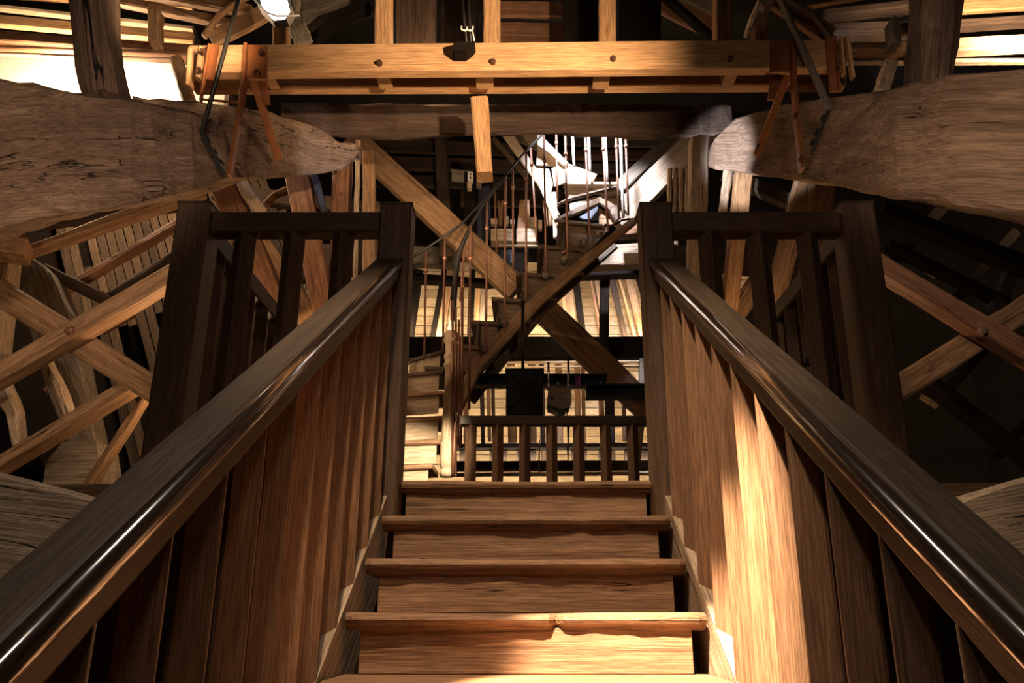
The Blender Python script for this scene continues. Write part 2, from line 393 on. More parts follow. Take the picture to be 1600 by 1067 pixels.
for sx in (-1, 1):
    b = empty('stair_balustrade', (sx*.585, 3.25, LAND-.3), 'dark oak balustrade climbing the %s side of the stairs, sloping handrail over close-set posts' % sidename(sx), 'balustrade', 'balustrades of the stairs')
    nw = prism_v('newel_post', 'post', sx*.567, NEWEL_Y+.07, LAND-.4, LAND+1.185, .069, b, False)
    box('newel_cap', 'rail', (sx*.567, NEWEL_Y+.07, LAND+1.19), (.146, .146, .014), nw, .004)
    # sloping rail: profile across (inner side towards the stairs)
    ytop = NEWEL_Y+.01; ztop = P(622, 403, ytop).z
    pr = [(.536, -.006), (.530, -.014), (.530, -.026), (.536, -.032), (.538, -.075), (.546, -.086), (.628, -.086), (.636, -.078), (.637, -.008), (.631, 0), (.560, 0), (.556, -.003), (.552, 0)]
    rings = []
    for (yy) in (ytop, 2.4, 1.6, .8, 0, -.5):
        zz = ztop-(ytop-yy)*SL
        rings.append([Vector((sx*px_, yy, zz+dz*1.19)) for px_, dz in pr])
    hr = ringloft('handrail', rings, 'rail', frame(Vector((sx*.585, 1.4, ztop-1.2)), Vector((0, -1, -SL)), Vector((0, 0, 1))), b)
    # polished rounded bead along the inner edge
    bead = [Vector((sx*.539, yy, ztop-.019-(ytop-yy)*SL)) for yy in (ytop, 1.6, -.5)]
    rod('rail_bead', 'bead', bead, .020, hr, seg=14)
    for k in range(0, 15):
        yb = NEWEL_Y-.14-k*.199
        zb = LAND-(NY-yb)*SL-.09; zt = ztop-.09-(ytop-yb)*SL
        prism_v('baluster', 'bal', sx*.585, yb, zb, zt, .050, b)
    for k in range(3):   # the landing end of the stairs balustrade, behind the newel
        pass
    # landing balustrade: front run outward from the newel, then back along the side
    g = empty('landing_balustrade', (sx*1.44, 3.3, LAND), 'dark oak balustrade, %s side of the landing, with level rail and tall corner post' % sidename(sx), 'balustrade', 'balustrades of the landing')
    cpo = prism_v('corner_post', 'post', sx*1.445, NEWEL_Y+.07, LAND-.12, LAND+1.19, .072, g, False)
    box('post_cap', 'rail', (sx*1.445, NEWEL_Y+.07, LAND+1.195), (.15, .15, .012), cpo, .004)
    zr = LAND+1.115
    box('top_rail', 'post', (sx*1.005, NEWEL_Y+.07, zr), (.74, .085, .10), g, .008)
    for k in range(3):
        prism_v('baluster', 'post', sx*(.80+.215*k), NEWEL_Y+.07, LAND-.12, zr-.045, .050, g)
    box('side_rail', 'rail', (sx*1.445, 5.2, zr), (.09, 3.7, .10), g, .008, 'y')
    for k in range(16):
        prism_v('baluster', 'post', sx*1.445, NEWEL_Y+.30+k*.225, LAND-.05, zr-.045, .050, g)
# centre balustrade at the back of the landing
cb = empty('back_balustrade', (.3, 7.05, LAND), 'low oak balustrade across the back of the landing in front of the steel girder', 'balustrade')
zt = P(870, 649, 7.0).z; zbm = P(870, 663, 7.0).z
xl, xr = P(719, 655, 7.0).x, 1.36
box('top_rail', 'rail', ((xl+xr)/2, 7.05, (zt+zbm)/2), (xr-xl, .10, zt-zbm), cb, .006)
for k in range(9):
    x = P(735.5+42.2*k, 700, 7.05).x
    if x < xr: prism_v('baluster', 'bal', x, 7.05, LAND+.0, zbm+.004, .052, cb)
# landing floor
lf = empty('landing_floor', (0, 5.2, LAND-.05), 'oak plank floor of the landing at the head of the stairs', 'landing')
yy = NY+.05; kk = 0
while yy < 7.3:
    wq = random.uniform(.18, .24)
    box('floor_board', 'oak', (0, yy+wq/2, LAND-.025+random.uniform(-.002, .002)), (3.06 if yy > 3.5 else 1.09, wq-.005, .05), lf, .004); yy += wq; kk += 1
for sx in (-1, 1):
    box('edge_board', 'oak', (sx*1.83, 3.42, LAND-.05), (.60, .30, .06), lf, .006)
for x in (-1.2, -.6, 0, .6, 1.2): box('joist', 'dark', (x, 5.3, LAND-.15), (.12, 3.6, .2), lf, .005, 'y')

# small black padlock loop on the right landing balustrade
rod('hasp', 'iron', [P(1261+3*math.cos(a), 566-12*math.sin(a)+6, 3.42) for a in [PI*k/8 for k in range(9)]], .008, None, 'small black iron loop fixed between the right landing balusters', 'hasp')

# ------------------------------------------------------------------ great curved tie beams left and right
loft('tie_beam', 'old', [(-420, 40, 480, 3.4, .4), (-60, 108, 372, 3.6, .4), (25, 122, 346, 3.65, .4), (110, 138, 330, 3.7, .4), (205, 150, 318, 3.85, .4), (300, 170, 296, 4.05, .4), (352, 196, 276, 4.25, .45)],
     'massive grey-brown tie beam entering at the left edge, its near half with long cracks', 'beam', bev=.03)
loft('tie_beam', 'old', [(205, 147, 200, 4.35, .35), (290, 153, 255, 4.42, .35), (355, 160, 281, 4.5, .35), (420, 172, 277, 4.7, .35), (495, 196, 270, 5.0, .3), (530, 218, 264, 5.1, .25), (556, 222, 240, 5.15, .2)],
     'inner half of the left tie beam behind the orange iron bracket, end lit bluish', 'beam', bev=.03)
loft('tie_beam', 'old', [(1118, 212, 263, 5.15, .2), (1150, 181, 266, 5.05, .3), (1220, 162, 276, 4.75, .35), (1300, 150, 286, 4.45, .35), (1400, 132, 300, 4.05, .4), (1500, 112, 318, 3.8, .4), (1660, 95, 346, 3.55, .4), (2020, 40, 440, 3.35, .4)],
     'massive cracked tie beam entering at the right edge under the dark post', 'beam', bev=.03)
loft('cross_beam', 'dark', [(440, 158, 205, 5.25, .35), (520, 160, 214, 5.25, .35), (620, 160, 219, 5.25, .35), (720, 161, 210, 5.25, .35), (850, 160, 209, 5.25, .35), (930, 160, 213, 5.25, .35), (1000, 161, 218, 5.25, .35), (1080, 162, 214, 5.25, .35), (1145, 162, 206, 5.25, .35)],
     'dark uneven cross beam behind and below the new oak frame', 'beam', bev=.02, jitter=.012)

# ------------------------------------------------------------------ new oak hoist frame on the tie beams
cf = empty('hoist_frame', P(815, 110, 4.3), 'bright new oak double beam spanning the top with bolts and orange iron brackets', 'beam')
def lv(name, mat, x0, y0, x1, y1, h0, h1, Y, dp, parent):
    """level timber: left (x0, top y0, height h0) to right"""
    return tim(name, mat, [(x0, y0+h0/2, Y), (x1, y1+h1/2, Y)], [h0, h1], dp, parent=parent, jitter=.002, bev=.008)
fbm = lv('front_beam', 'new', 297, 70, 1322, 60, 56, 58, 4.2, .085, cf)
lv('rear_beam', 'new', 300, 92, 1322, 88, 58, 57, 4.55, .085, cf)
for x in (423, 600, 757, 940, 1140, 1230):
    tim('spacer', 'new', [(x, 84, 4.30), (x, 109, 4.30)], 30, .20, parent=cf, jitter=.001)
for x, y in ((593, 99), (770, 97), (958, 92), (1141, 92)): bolt(x, y, 4.19, .018, fbm)
# left bracket
def angle_iron(pts, w, parent, mat='rust', d=.035): 
    return tim('angle_iron', mat, pts, w, d, parent=parent, jitter=0, bev=.003)
bpl = tim('bracket_plate', 'rust', [(401, 70, 4.17), (400, 123, 4.17)], 36, .02, parent=cf, jitter=0, bev=.003)
for x, y in ((409, 82), (402, 114)): bolt(x, y, 4.15, .017, bpl)
angle_iron([(386, 66, 4.13), (383, 120, 4.13), (360, 272, 4.10)], 12, cf, d=.07)
angle_iron([(396, 125, 4.2), (436, 250, 4.62)], 13, cf, d=.03)
tim('bracket_plate', 'rust', [(406, 124, 4.32), (412, 164, 4.36)], 22, .02, parent=cf, jitter=0, bev=.003)
angle_iron([(328, 68, 4.12), (314, 156, 4.12)], 7, cf, d=.10)
tim('bracket_plate', 'rust', [(335, 69, 4.15), (326, 124, 4.15)], 18, .02, parent=cf, jitter=0, bev=.003)
tim('end_block', 'new', [(300, 74, 4.12), (296, 132, 4.12)], 16, .10, parent=cf, jitter=.001)
tim('end_block', 'new', [(315, 72, 4.10), (311, 120, 4.10)], 14, .06, parent=cf, jitter=.001)
angle_iron([(314, 155, 4.22), (370, 160, 4.22)], 5, cf, d=.05)
for x, y in ((317, 80), (312, 109), (378, 195), (372, 258)): bolt(x, y, 4.07, .012, cf)
# right bracket
tim('bracket_plate', 'rust', [(1218, 62, 4.17), (1218, 112, 4.17)], 32, .02, parent=cf, jitter=0, bev=.003)
angle_iron([(1238, 56, 4.13), (1240, 130, 4.13), (1252, 262, 4.10)], 12, cf, d=.06)
angle_iron([(1230, 120, 4.2), (1182, 243, 4.62)], 12, cf, d=.03)
tim('bracket_plate', 'rust', [(1214, 115, 4.3), (1210, 156, 4.33)], 22, .02, parent=cf, jitter=0, bev=.003)
angle_iron([(1305, 56, 4.12), (1312, 142, 4.12)], 5, cf, d=.10)
tim('bracket_plate', 'rust', [(1296, 58, 4.15), (1302, 142, 4.15)], 14, .02, parent=cf, jitter=0, bev=.003)
tim('end_block', 'new', [(1313, 56, 4.10), (1318, 113, 4.10)], 10, .06, parent=cf, jitter=.001)
tim('end_block', 'new', [(1322, 54, 4.10), (1332, 120, 4.12)], 11, .09, parent=cf, jitter=.001)
for x, y in ((1243, 180), (1252, 247), (1184, 229), (1310, 100)): bolt(x, y, 4.06 if x > 1200 else 4.55, .012, cf)
# hanging post
tim('hanging_post', 'new', [(749, 150, 4.62), (757, 268, 4.62)], [28, 25], .14, 'short new oak post hanging from the middle of the hoist frame, below it', 'post', jitter=.002)
# standing posts above the frame
for x, wpx, mat, lb in ((600, 30, 'new', 'orange oak post standing on the hoist frame, left of the hanging cables'),
                   (769, 27, 'new', 'orange oak post on the hoist frame just right of the hanging cables'),
                   (949, 28, 'new', 'orange oak post on the hoist frame between two black posts, right of centre'),
                   (1129, 34, 'red', 'dim reddish oak post at the right end of the row above the hoist frame'),
                   (440, 30, 'oak', 'pale short post under the floodlight, at the left end of the row')):
    tim('standing_post', mat, [(x, -90 if x > 500 else 28, 4.62 if x > 500 else 5.2), (x, 95, 4.62 if x > 500 else 5.2)], wpx, .12, lb, 'post', group='posts rising from the hoist frame', jitter=.002)
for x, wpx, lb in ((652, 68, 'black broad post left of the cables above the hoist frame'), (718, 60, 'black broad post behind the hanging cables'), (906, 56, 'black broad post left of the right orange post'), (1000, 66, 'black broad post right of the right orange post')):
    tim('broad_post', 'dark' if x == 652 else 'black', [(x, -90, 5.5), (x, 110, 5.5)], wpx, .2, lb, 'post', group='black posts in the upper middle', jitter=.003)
for k, (ya, hh) in enumerate(((-30, 26), (0, 30), (33, 40))):
    tim('ceiling_plank', 'red', [(760, ya+hh/2, 6.2), (900, ya+hh/2+2, 6.2)], hh, .05, 'reddish plank between the middle posts, %s of three' % ('top', 'middle', 'bottom')[k], 'plank', 'reddish planks high in the middle')
for k, (ya, hh) in enumerate(((-40, 34), (-4, 32), (30, 40))):
    tim('ceiling_plank', 'grey', [(460, ya+16, 6.6), (590, ya-26, 6.9)], hh, .05, 'dim sloping board above the hoist frame, left of the first orange post, %s one' % ('highest', 'middle', 'lowest')[k], 'plank', 'dim roof boards upper left of centre')
    tim('ceiling_plank', 'red' if k == 2 else 'grey', [(1030, ya-28, 6.9), (1130, ya+22, 6.6)], hh, .05, 'dim sloping board behind the dim right post, %s one' % ('highest', 'middle', 'lowest')[k], 'plank', 'dim roof boards upper right of centre')
tim('curved_brace', 'black', [(1032, -10, 6.3), (1070, 22, 6.2), (1112, 60, 6.1)], 20, .1, 'black curved brace crossing the dim boards, upper right of centre', 'brace')
tim('curved_brace', 'black', [(580, 12, 6.3), (530, 30, 6.2), (470, 80, 6.1)], 26, .1, 'black curved brace left of the first orange post', 'brace')
# pulley block and cables
pb = empty('pulley_block', P(728, 70, 4.1), 'small black pulley block with white hooks resting on the bright beam', 'pulley')
slab('block', 'black', [(708, 68), (722, 64), (742, 64), (738, 70), (728, 78), (709, 78)], 4.08, .1, pb)
rod('hook', 'white', [P(x, y, 4.06) for x, y in ((721, 41), (721, 46), (726, 48), (729, 47), (730, 42))], .006, pb)
rod('hook', 'white', [P(x, y, 4.06) for x, y in ((730, 47), (735, 48), (738, 47), (739, 41))], .006, pb)
rod('hook', 'white', [P(x, y, 4.06) for x, y in ((738, 47), (741, 64))], .005, pb)
rod('cable', 'iron', [P(721, -20, 4.08), P(729, 66, 4.08)], .007, None, 'left of two thin hanging cables above the pulley block', 'cable', group='cables of the pulley block')
rod('cable', 'iron', [P(731, -20, 4.08), P(736, 66, 4.08)], .007, None, 'right of two thin hanging cables above the pulley block', 'cable', group='cables of the pulley block')

# ------------------------------------------------------------------ big dark posts, rods, lamps
tim('great_post', 'old', [(141, -70, 3.75), (150, 60, 3.75), (163, 139, 3.75)], [96, 92, 86], .30, 'huge dark squared post standing on the left tie beam', 'post', jitter=.01, bev=.07)
tim('great_post', 'old', [(1472, -70, 3.95), (1452, 128, 3.95)], [104, 88], .35, 'huge dark squared post standing on the right tie beam', 'post', jitter=.01, bev=.07)
tr = empty('tie_rod', P(315, 207, 4.1), 'thin dark iron rod with bolted strap slanting across the left end of the hoist frame', 'rod', 'iron tie rods')
rod('rod', 'iron', [P(378, -20, 4.0), P(315, 209, 4.02)], .0135, tr)
tim('strap', 'iron', [(314, 206, 4.01), (350, 272, 4.06)], 7, .02, parent=tr, jitter=0, bev=.002)
tim('strap_plate', 'grey', [(325, 214, 4.16), (346, 258, 4.22)], 14, .02, parent=tr, jitter=0, bev=.002)
for x, y in ((324, 218), (335, 238), (345, 254)): bolt(x, y, 4.1, .014, tr, 'iron')
tr = empty('tie_rod', P(1297, 170, 4.1), 'thicker grey iron rod with bolted strap slanting across the right end of the hoist frame', 'rod', 'iron tie rods')
rod('rod', 'grey', [P(1211, -20, 4.0), P(1297, 172, 4.02)], .022, tr)
tim('strap', 'iron', [(1296, 172, 4.01), (1267, 240, 4.06)], 6, .02, parent=tr, jitter=0, bev=.002)
for x, y in ((1287, 184), (1277, 206), (1270, 222)): bolt(x, y, 4.1, .014, tr, 'iron')
fl = empty('floodlight', P(424, 5, 4.4), 'glowing white floodlight with loose cable at the top, left of centre', 'lamp')
slab('lamp_glass', 'lamp', [(402, -30), (440, -30), (450, 10), (442, 22), (425, 24), (408, 6)], 4.45, .05, fl)
slab('lamp_housing', 'iron', [(398, -34), (446, -34), (456, 10), (446, 26), (424, 27), (402, 6)], 4.51, .10, fl)
rod('lamp_cable', 'white', [P(x, y, 4.42) for x, y in ((398, 0), (408, 12), (418, 20), (432, 25), (452, 25), (468, 24))], .006, fl)
pl = tim('twisted_stick', 'pale', [(1165, 60, 4.9), (1176, 30, 4.8), (1196, -10, 4.7)], [8, 12, 14], .05, 'bent grey stick leaning above the right part of the bright beam', 'stick')
slab('floodlight', 'pale', [(1188, -6), (1210, -6), (1208, 8), (1196, 12), (1188, 4)], 4.4, .06, None, 'small pale lamp head at the top edge beside the right rod', 'lamp')
for bx in (454, 463, 452): pass
tim('hanging_cloth', 'grey', [(452, -10, 4.9), (460, 30, 4.9), (474, 66, 4.9)], [30, 26, 26], .05, 'dark crumpled strip hanging beside the floodlight', 'cloth', jitter=.03)

# ------------------------------------------------------------------ eaves top left
def T(*a, **k): return tim(*a, **k)
el = 'eaves timbers top left'
T('eaves_beam', 'red', [(-420, 35, 5.5), (310, 86, 5.8)], [34, 36], .25, 'broad brown eaves beam passing behind the great left post', 'beam', el)
T('eaves_batten', 'pale', [(-420, 70, 5.7), (270, 93, 5.8)], 8, .12, 'thin pale batten under the eaves beam, top left', 'batten', el)
T('eaves_plank', 'new', [(-420, -4, 5.8), (300, 60, 6.1)], 24, .06, 'orange lit plank above the broad eaves beam, top left', 'plank', el)
T('eaves_plank', 'cream', [(-420, -34, 5.9), (300, 46, 6.3)], 14, .06, 'whitish lit plank near the top left corner', 'plank', el)
T('eaves_plank', 'new', [(-60, -14, 6.1), (300, 12, 6.3)], 18, .06, 'orange plank in the very top left corner', 'plank', el)
T('eaves_plank', 'oak', [(185, 2, 5.4), (360, 38, 5.4)], 22, .08, 'brown plank descending towards the curved brace, top left', 'plank', el)
T('eaves_plank', 'oak', [(190, -18, 5.3), (390, 18, 5.3)], 26, .08, 'upper brown plank over the descending plank, top left', 'plank', el)
T('short_block', 'oak', [(244, 12, 5.2), (243, 62, 5.2)], 28, .12, 'short upright block hanging right of the great left post', 'block')
T('curved_brace', 'oak', [(320, 56, 5.0), (342, 24, 5.0), (370, 4, 5.0), (400, -12, 5.0)], 15, .1, 'small curved brown brace beside the left iron rod', 'brace', jitter=.002)
T('slanting_plank', 'oak', [(330, 64, 5.1), (440, 8, 5.1)], 34, .05, 'pale brown plank slanting up to the floodlight', 'plank')
T('eaves_prop', 'oak', [(274, 86, 5.2), (295, 156, 5.2)], 22, .1, 'short leaning prop left of the hoist frame end', 'prop')
structure('trim_1', 'overlit', P(110, 126, 6.4)-Vector((.9, 0, E)), (4.7, .1, .55))  # white stands in for a timber wall plate in glaring light
# eaves top right
er = 'eaves timbers top right'
T('eaves_beam', 'oak', [(1322, 80, 5.6), (1420, 78, 5.6)], 30, .25, 'brown eaves beam end between the hoist frame and the great right post', 'beam', er)
T('eaves_batten', 'cream', [(1325, 99, 5.7), (1420, 98, 5.7)], 10, .1, 'bright batten under the brown beam end, top right', 'batten', er)
T('eaves_prop', 'cream', [(1393, 92, 5.3), (1378, 140, 5.3)], 26, .1, 'bright leaning prop at the foot of the great right post', 'prop')
T('eaves_plank', 'cream', [(1480, 75, 5.4), (1980, 50, 5.3)], [32, 40], .1, 'broad bright plank right of the great right post', 'plank', er)
T('eaves_batten', 'cream', [(1480, 97, 5.5), (1980, 94, 5.4)], 14, .1, 'white-lit batten lying on the right tie beam', 'batten', er)
T('eaves_beam', 'dark', [(1480, 42, 5.6), (1980, 9, 5.5)], 24, .2, 'dark beam between two lit planks at the top right', 'beam', er)
T('eaves_plank', 'new', [(1480, 12, 5.8), (1980, -16, 5.7)], 28, .06, 'orange lit plank in the top right corner', 'plank', er)
T('eaves_beam', 'dark', [(1290, 52, 6.0), (1430, 48, 6.0)], 34, .2, 'dark beam behind the square stub, top right', 'beam', er)
T('eaves_beam', 'dark', [(1290, 26, 6.1), (1430, 10, 6.1)], 26, .2, 'dark upper beam left of the great right post', 'beam', er)
T('short_block', 'grey', [(1394, 27, 5.0), (1396, 65, 5.0)], 28, .14, 'square grey stub with a lit top beside the great right post', 'block')
T('eaves_batten', 'cream', [(1378, 26, 4.97), (1413, 24, 4.97)], 4, .16, 'thin pale strip put in for the lit top of the square stub, top right', 'batten')  # the light on the stub's top, made as a cream strip
T('eaves_plank', 'new', [(1262, 12, 5.2), (1380, -10, 5.2)], 10, .05, 'thin orange strip above the dark beams, top right', 'plank', er)
T('slanting_plank', 'red', [(1200, -12, 5.3), (1296, 58, 5.3)], [44, 38], .05, 'reddish plank slanting down behind the right iron rod', 'plank')
T('curved_brace', 'dark', [(1215, -10, 5.0), (1268, 20, 5.0), (1300, 60, 5.0)], 14, .1, 'small curved dark brace behind the right iron rod', 'brace')
T('short_post', 'oak', [(1188, 14, 5.4), (1186, 90, 5.4)], 30, .1, 'short brown post under the small lamp head', 'post')

# ------------------------------------------------------------------ left side under the tie beam
T('purlin', 'oak', [(35, 398, 5.2), (322, 296, 5.6)], [26, 32], .16, 'lit round-edged purlin rising right under the left tie beam', 'purlin')
T('purlin', 'dark', [(20, 356, 5.4), (300, 318, 5.7)], 24, .16, 'dark purlin directly under the left tie beam', 'purlin')
lr = 'dark rafters on the left'
T('rafter', 'red', [(105, 452, 5.9), (280, 350, 6.2)], 22, .12, 'dark rafter second below the lit left purlin', 'rafter', lr)
T('rafter', 'dark', [(165, 466, 5.9), (285, 392, 6.2)], 18, .12, 'dark rafter just above the upper left brace', 'rafter', lr)
T('strut', 'dark', [(66, 420, 5.6), (185, 478, 5.7)], 20, .12, 'short dark strut falling right behind the left crossed braces', 'strut')
T('purlin_end', 'oak', [(-40, 372, 4.7), (36, 392, 4.8)], [60, 44], .25, 'pale squared beam end at the left edge under the tie beam', 'beam')
T('crooked_post', 'grey', [(20, 400, 5.5), (55, 440, 5.5), (85, 500, 5.5), (110, 600, 5.5), (140, 700, 5.5), (160, 780, 5.5)], [50, 75, 85, 80, 60, 60], .2, 'thick crooked grey timber behind the left crossed braces', 'post', jitter=.01)
T('crooked_post', 'pale', [(25, 380, 5.2), (5, 470, 5.2), (-10, 560, 5.2)], [30, 50, 60], .2, 'pale crooked timber at the left edge above the braces', 'post', jitter=.01)
T('crooked_strut', 'pale', [(-6, 590, 5.0), (22, 640, 5.0), (34, 705, 5.0)], [40, 34, 26], .12, 'pale curved strut with a square nail at the left edge', 'strut')
T('crooked_strut', 'pale', [(72, 560, 5.2), (92, 600, 5.2), (110, 650, 5.2)], [18, 22, 24], .1, 'small curved strut below the left crossed braces', 'strut')
xl_ = 'crossed braces on the left'
b1 = T('cross_brace', 'oak', [(-340, 783, 4.45), (285, 424, 4.45)], [50, 44], .13, 'upper lit brace of the left crossed pair, rising right over the other', 'brace', xl_)
o = bolt(109, 516, 4.44, .026, b1, 'red', 'peg')
T('cross_brace', 'oak', [(-380, 219, 4.60), (262, 622, 4.60)], [42, 42], .13, 'pale cracked brace of the left crossed pair, falling right behind the other', 'brace', xl_)
T('cross_brace', 'oak', [(-340, 933, 4.7), (215, 600, 4.7)], [40, 36], .16, 'lower lit brace rising right beneath the left crossed pair', 'brace', xl_)
T('strut', 'oak', [(140, 760, 5.0), (228, 622, 5.0)], [26, 22], .1, 'thin brown strut between lower brace and left corner post', 'strut')
slab('stone_block', 'grey', [(66, 760), (72, 722), (98, 690), (150, 688), (160, 760)], 5.3, .3, None, 'dim grey block low behind the left corner post', 'block')
for k, (x, y, a) in enumerate(((45, 690, 20), (70, 612, 28), (160, 520, 14))):
    T('loose_board', 'red', [(x, y, 6.2), (x+50, y-30, 6.2)], 13, .04, 'small stray board in the gap behind the left braces, %s one' % ('lowest', 'middle', 'highest')[k], 'plank', 'stray boards behind the left braces')
# boarded roof slope on the left behind the rafters
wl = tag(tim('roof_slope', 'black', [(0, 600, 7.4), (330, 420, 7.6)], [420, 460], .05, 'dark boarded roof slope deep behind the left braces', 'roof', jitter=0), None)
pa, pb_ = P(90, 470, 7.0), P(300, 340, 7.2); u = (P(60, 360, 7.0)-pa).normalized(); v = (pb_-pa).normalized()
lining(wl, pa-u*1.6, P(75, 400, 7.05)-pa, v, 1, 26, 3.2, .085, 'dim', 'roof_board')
# large pale timber low left and right, next to the stairs
loft('bell_frame_timber', 'pale', [(-150, 705, 1150, 2.3, .35), (-60, 722, 1150, 2.3, .35), (30, 745, 1150, 2.3, .35), (100, 763, 1150, 2.3, .35), (150, 778, 1150, 2.3, .35), (210, 806, 1150, 2.3, .35)], 'pale grey broad timber with a curved top outside the left handrail', 'beam', bev=.015, jitter=.0012)
loft('bell_frame_timber', 'pale', [(1460, 800, 1150, 2.3, .35), (1515, 773, 1150, 2.3, .35), (1570, 754, 1150, 2.3, .35), (1680, 722, 1150, 2.3, .35)], 'pale grey broad timber with a curved top outside the right handrail', 'beam', bev=.015, jitter=.0012)

# ------------------------------------------------------------------ timbers between tie beams and landing rail, left
T('leaning_brace', 'red', [(338, 262, 5.5), (440, 500, 5.5)], [46, 44], .14, 'brown leaning brace below the left iron bracket, seen through the landing balusters', 'brace')
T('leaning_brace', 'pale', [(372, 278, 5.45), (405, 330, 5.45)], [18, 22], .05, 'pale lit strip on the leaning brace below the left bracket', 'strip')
T('leaning_brace', 'new', [(392, 360, 5.8), (505, 530, 5.8)], [34, 34], .14, 'bright orange lower brace seen between the left landing balusters', 'brace')
T('leaning_post', 'red', [(462, 262, 5.7), (508, 490, 5.7)], [40, 38], .14, 'reddish post leaning right under the left tie beam', 'post')
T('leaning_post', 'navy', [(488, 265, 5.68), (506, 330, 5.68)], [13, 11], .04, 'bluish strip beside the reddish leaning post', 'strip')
T('upright_post', 'red', [(536, 240, 5.8), (528, 470, 5.8)], [34, 32], .14, 'reddish upright post left of the left stair newel', 'post')
T('upright_batten', 'pale', [(560, 218, 5.7), (554, 470, 5.7)], [9, 9], .05, 'thin pale upright batten beside the left stair newel', 'batten')
T('curved_brace', 'oak', [(405, 330, 6.0), (430, 305, 6.0), (476, 286, 6.0)], 15, .1, 'small lit arched brace under the left tie beam', 'brace')
T('upright_post', 'oak', [(577, 235, 6.2), (577, 460, 6.2)], [22, 22], .1, 'narrow brown post behind the left stair newel', 'post')
T('rafter', 'dark', [(330, 300, 6.6), (600, 330, 6.6)], 30, .1, 'dark level timber deep behind the left landing rail', 'rafter')
T('rafter', 'dark', [(330, 430, 6.6), (600, 400, 6.6)], 60, .1, 'broad dark timber deep behind the left landing balusters', 'rafter')
# right
T('upright_post', 'pale', [(1092, 212, 5.9), (1086, 480, 5.9)], [34, 30], .14, 'brightly lit upright post behind the right stair newel', 'post')
T('upright_batten', 'cool' if 0 else 'cream', [(1138, 262, 5.8), (1128, 345, 5.8)], [15, 14], .05, 'bluish white batten under the right tie beam end', 'batten')
T('leaning_post', 'new', [(1163, 262, 5.7), (1138, 490, 5.7)], [32, 30], .14, 'reddish orange post leaning left under the right tie beam', 'post')
T('leaning_brace', 'oak', [(1262, 270, 5.6), (1206, 480, 5.6)], [38, 34], .14, 'orange split-edged brace seen between the right landing balusters', 'brace')
T('leaning_brace', 'red', [(1290, 262, 5.8), (1258, 480, 5.8)], [44, 40], .14, 'dark reddish brace beside the right corner post', 'brace')
T('leaning_brace', 'oak', [(1195, 425, 6.0), (1130, 520, 6.0)], [32, 32], .12, 'short lit brace falling left between the right landing balusters', 'brace')
T('rafter', 'grey', [(1130, 270, 6.2), (1300, 345, 6.2)], 30, .1, 'grey timber falling right beneath the right tie beam', 'rafter')
T('rafter', 'dark', [(1040, 400, 6.8), (1330, 430, 6.8)], 40, .1, 'broad dark timber deep behind the right landing balusters', 'rafter')
for k in range(4):
    T('upright_plank', 'cream', [(1047+9*k, 262, 6.6), (1045+9*k, 335, 6.6)], 8, .03, 'bluish white narrow board left of the bright right post, %s of four' % ('first', 'second', 'third', 'fourth')[k], 'plank', 'white narrow boards')

# ------------------------------------------------------------------ right side
xr_ = 'crossed braces on the right'
b2 = T('cross_brace', 'red', [(1365, 412, 4.45), (1950, 765, 4.45)], [46, 52], .13, 'front brace of the right crossed pair, falling right, with a square peg', 'brace', xr_)
bolt(1536, 517, 4.44, .026, b2, 'old', 'peg')
T('cross_brace', 'oak', [(1395, 612, 4.60), (1960, 258, 4.60)], [40, 44], .13, 'back brace of the right crossed pair, rising right', 'brace', xr_)
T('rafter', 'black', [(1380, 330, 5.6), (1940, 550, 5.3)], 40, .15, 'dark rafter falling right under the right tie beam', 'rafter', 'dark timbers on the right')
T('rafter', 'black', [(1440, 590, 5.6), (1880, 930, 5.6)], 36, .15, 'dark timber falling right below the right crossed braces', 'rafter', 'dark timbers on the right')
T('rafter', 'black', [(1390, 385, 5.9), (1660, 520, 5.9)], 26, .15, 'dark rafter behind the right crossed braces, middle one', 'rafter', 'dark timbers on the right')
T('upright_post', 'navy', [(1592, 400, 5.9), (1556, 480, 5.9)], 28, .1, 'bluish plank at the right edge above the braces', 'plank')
T('loose_board', 'pale', [(1426, 408, 6.1), (1462, 432, 6.1)], 12, .03, 'small pale board in the dark above the right braces', 'plank')
T('loose_board', 'pale', [(1440, 620, 6.1), (1466, 636, 6.1)], 12, .03, 'small pale board in the dark below the right braces', 'plank')
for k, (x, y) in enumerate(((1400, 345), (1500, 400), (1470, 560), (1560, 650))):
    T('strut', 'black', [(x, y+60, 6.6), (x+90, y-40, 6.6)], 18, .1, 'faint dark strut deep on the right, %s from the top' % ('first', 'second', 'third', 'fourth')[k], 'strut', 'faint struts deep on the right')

# ------------------------------------------------------------------ centre: crossed diagonals
T('diagonal_brace', 'oak', [(545, 212, 8.6), (806, 452, 8.6)], [42, 44], .18, 'long lit diagonal brace falling right from the cross beam to the iron stairs', 'brace', 'long diagonal braces in the centre')
T('diagonal_brace', 'oak', [(822, 458, 8.8), (1075, 700, 8.8)], [46, 46], .18, 'long diagonal brace falling right below the winding stairs to the girder', 'brace', 'long diagonal braces in the centre')
T('diagonal_brace', 'pale', [(1115, 192, 8.5), (965, 345, 8.5)], [42, 44], .18, 'bright diagonal brace falling left from the right tie beam end', 'brace', 'long diagonal braces in the centre')
T('collar_beam', 'grey', [(590, 400, 9.4), (712, 404, 9.4)], [34, 38], .2, 'pale rough collar beam end left of the diagonal brace', 'beam')
T('collar_beam', 'pale', [(880, 406, 9.4), (1060, 398, 9.4)], [42, 44], .2, 'bright rough collar beam right of the winding stairs', 'beam')
T('ring_beam', 'black', [(590, 432, 10.2), (760, 443, 10.2), (900, 432, 10.2), (1060, 424, 10.2)], [20, 18, 16, 20], .2, 'black bowed ring beam above the boarded openings', 'beam')
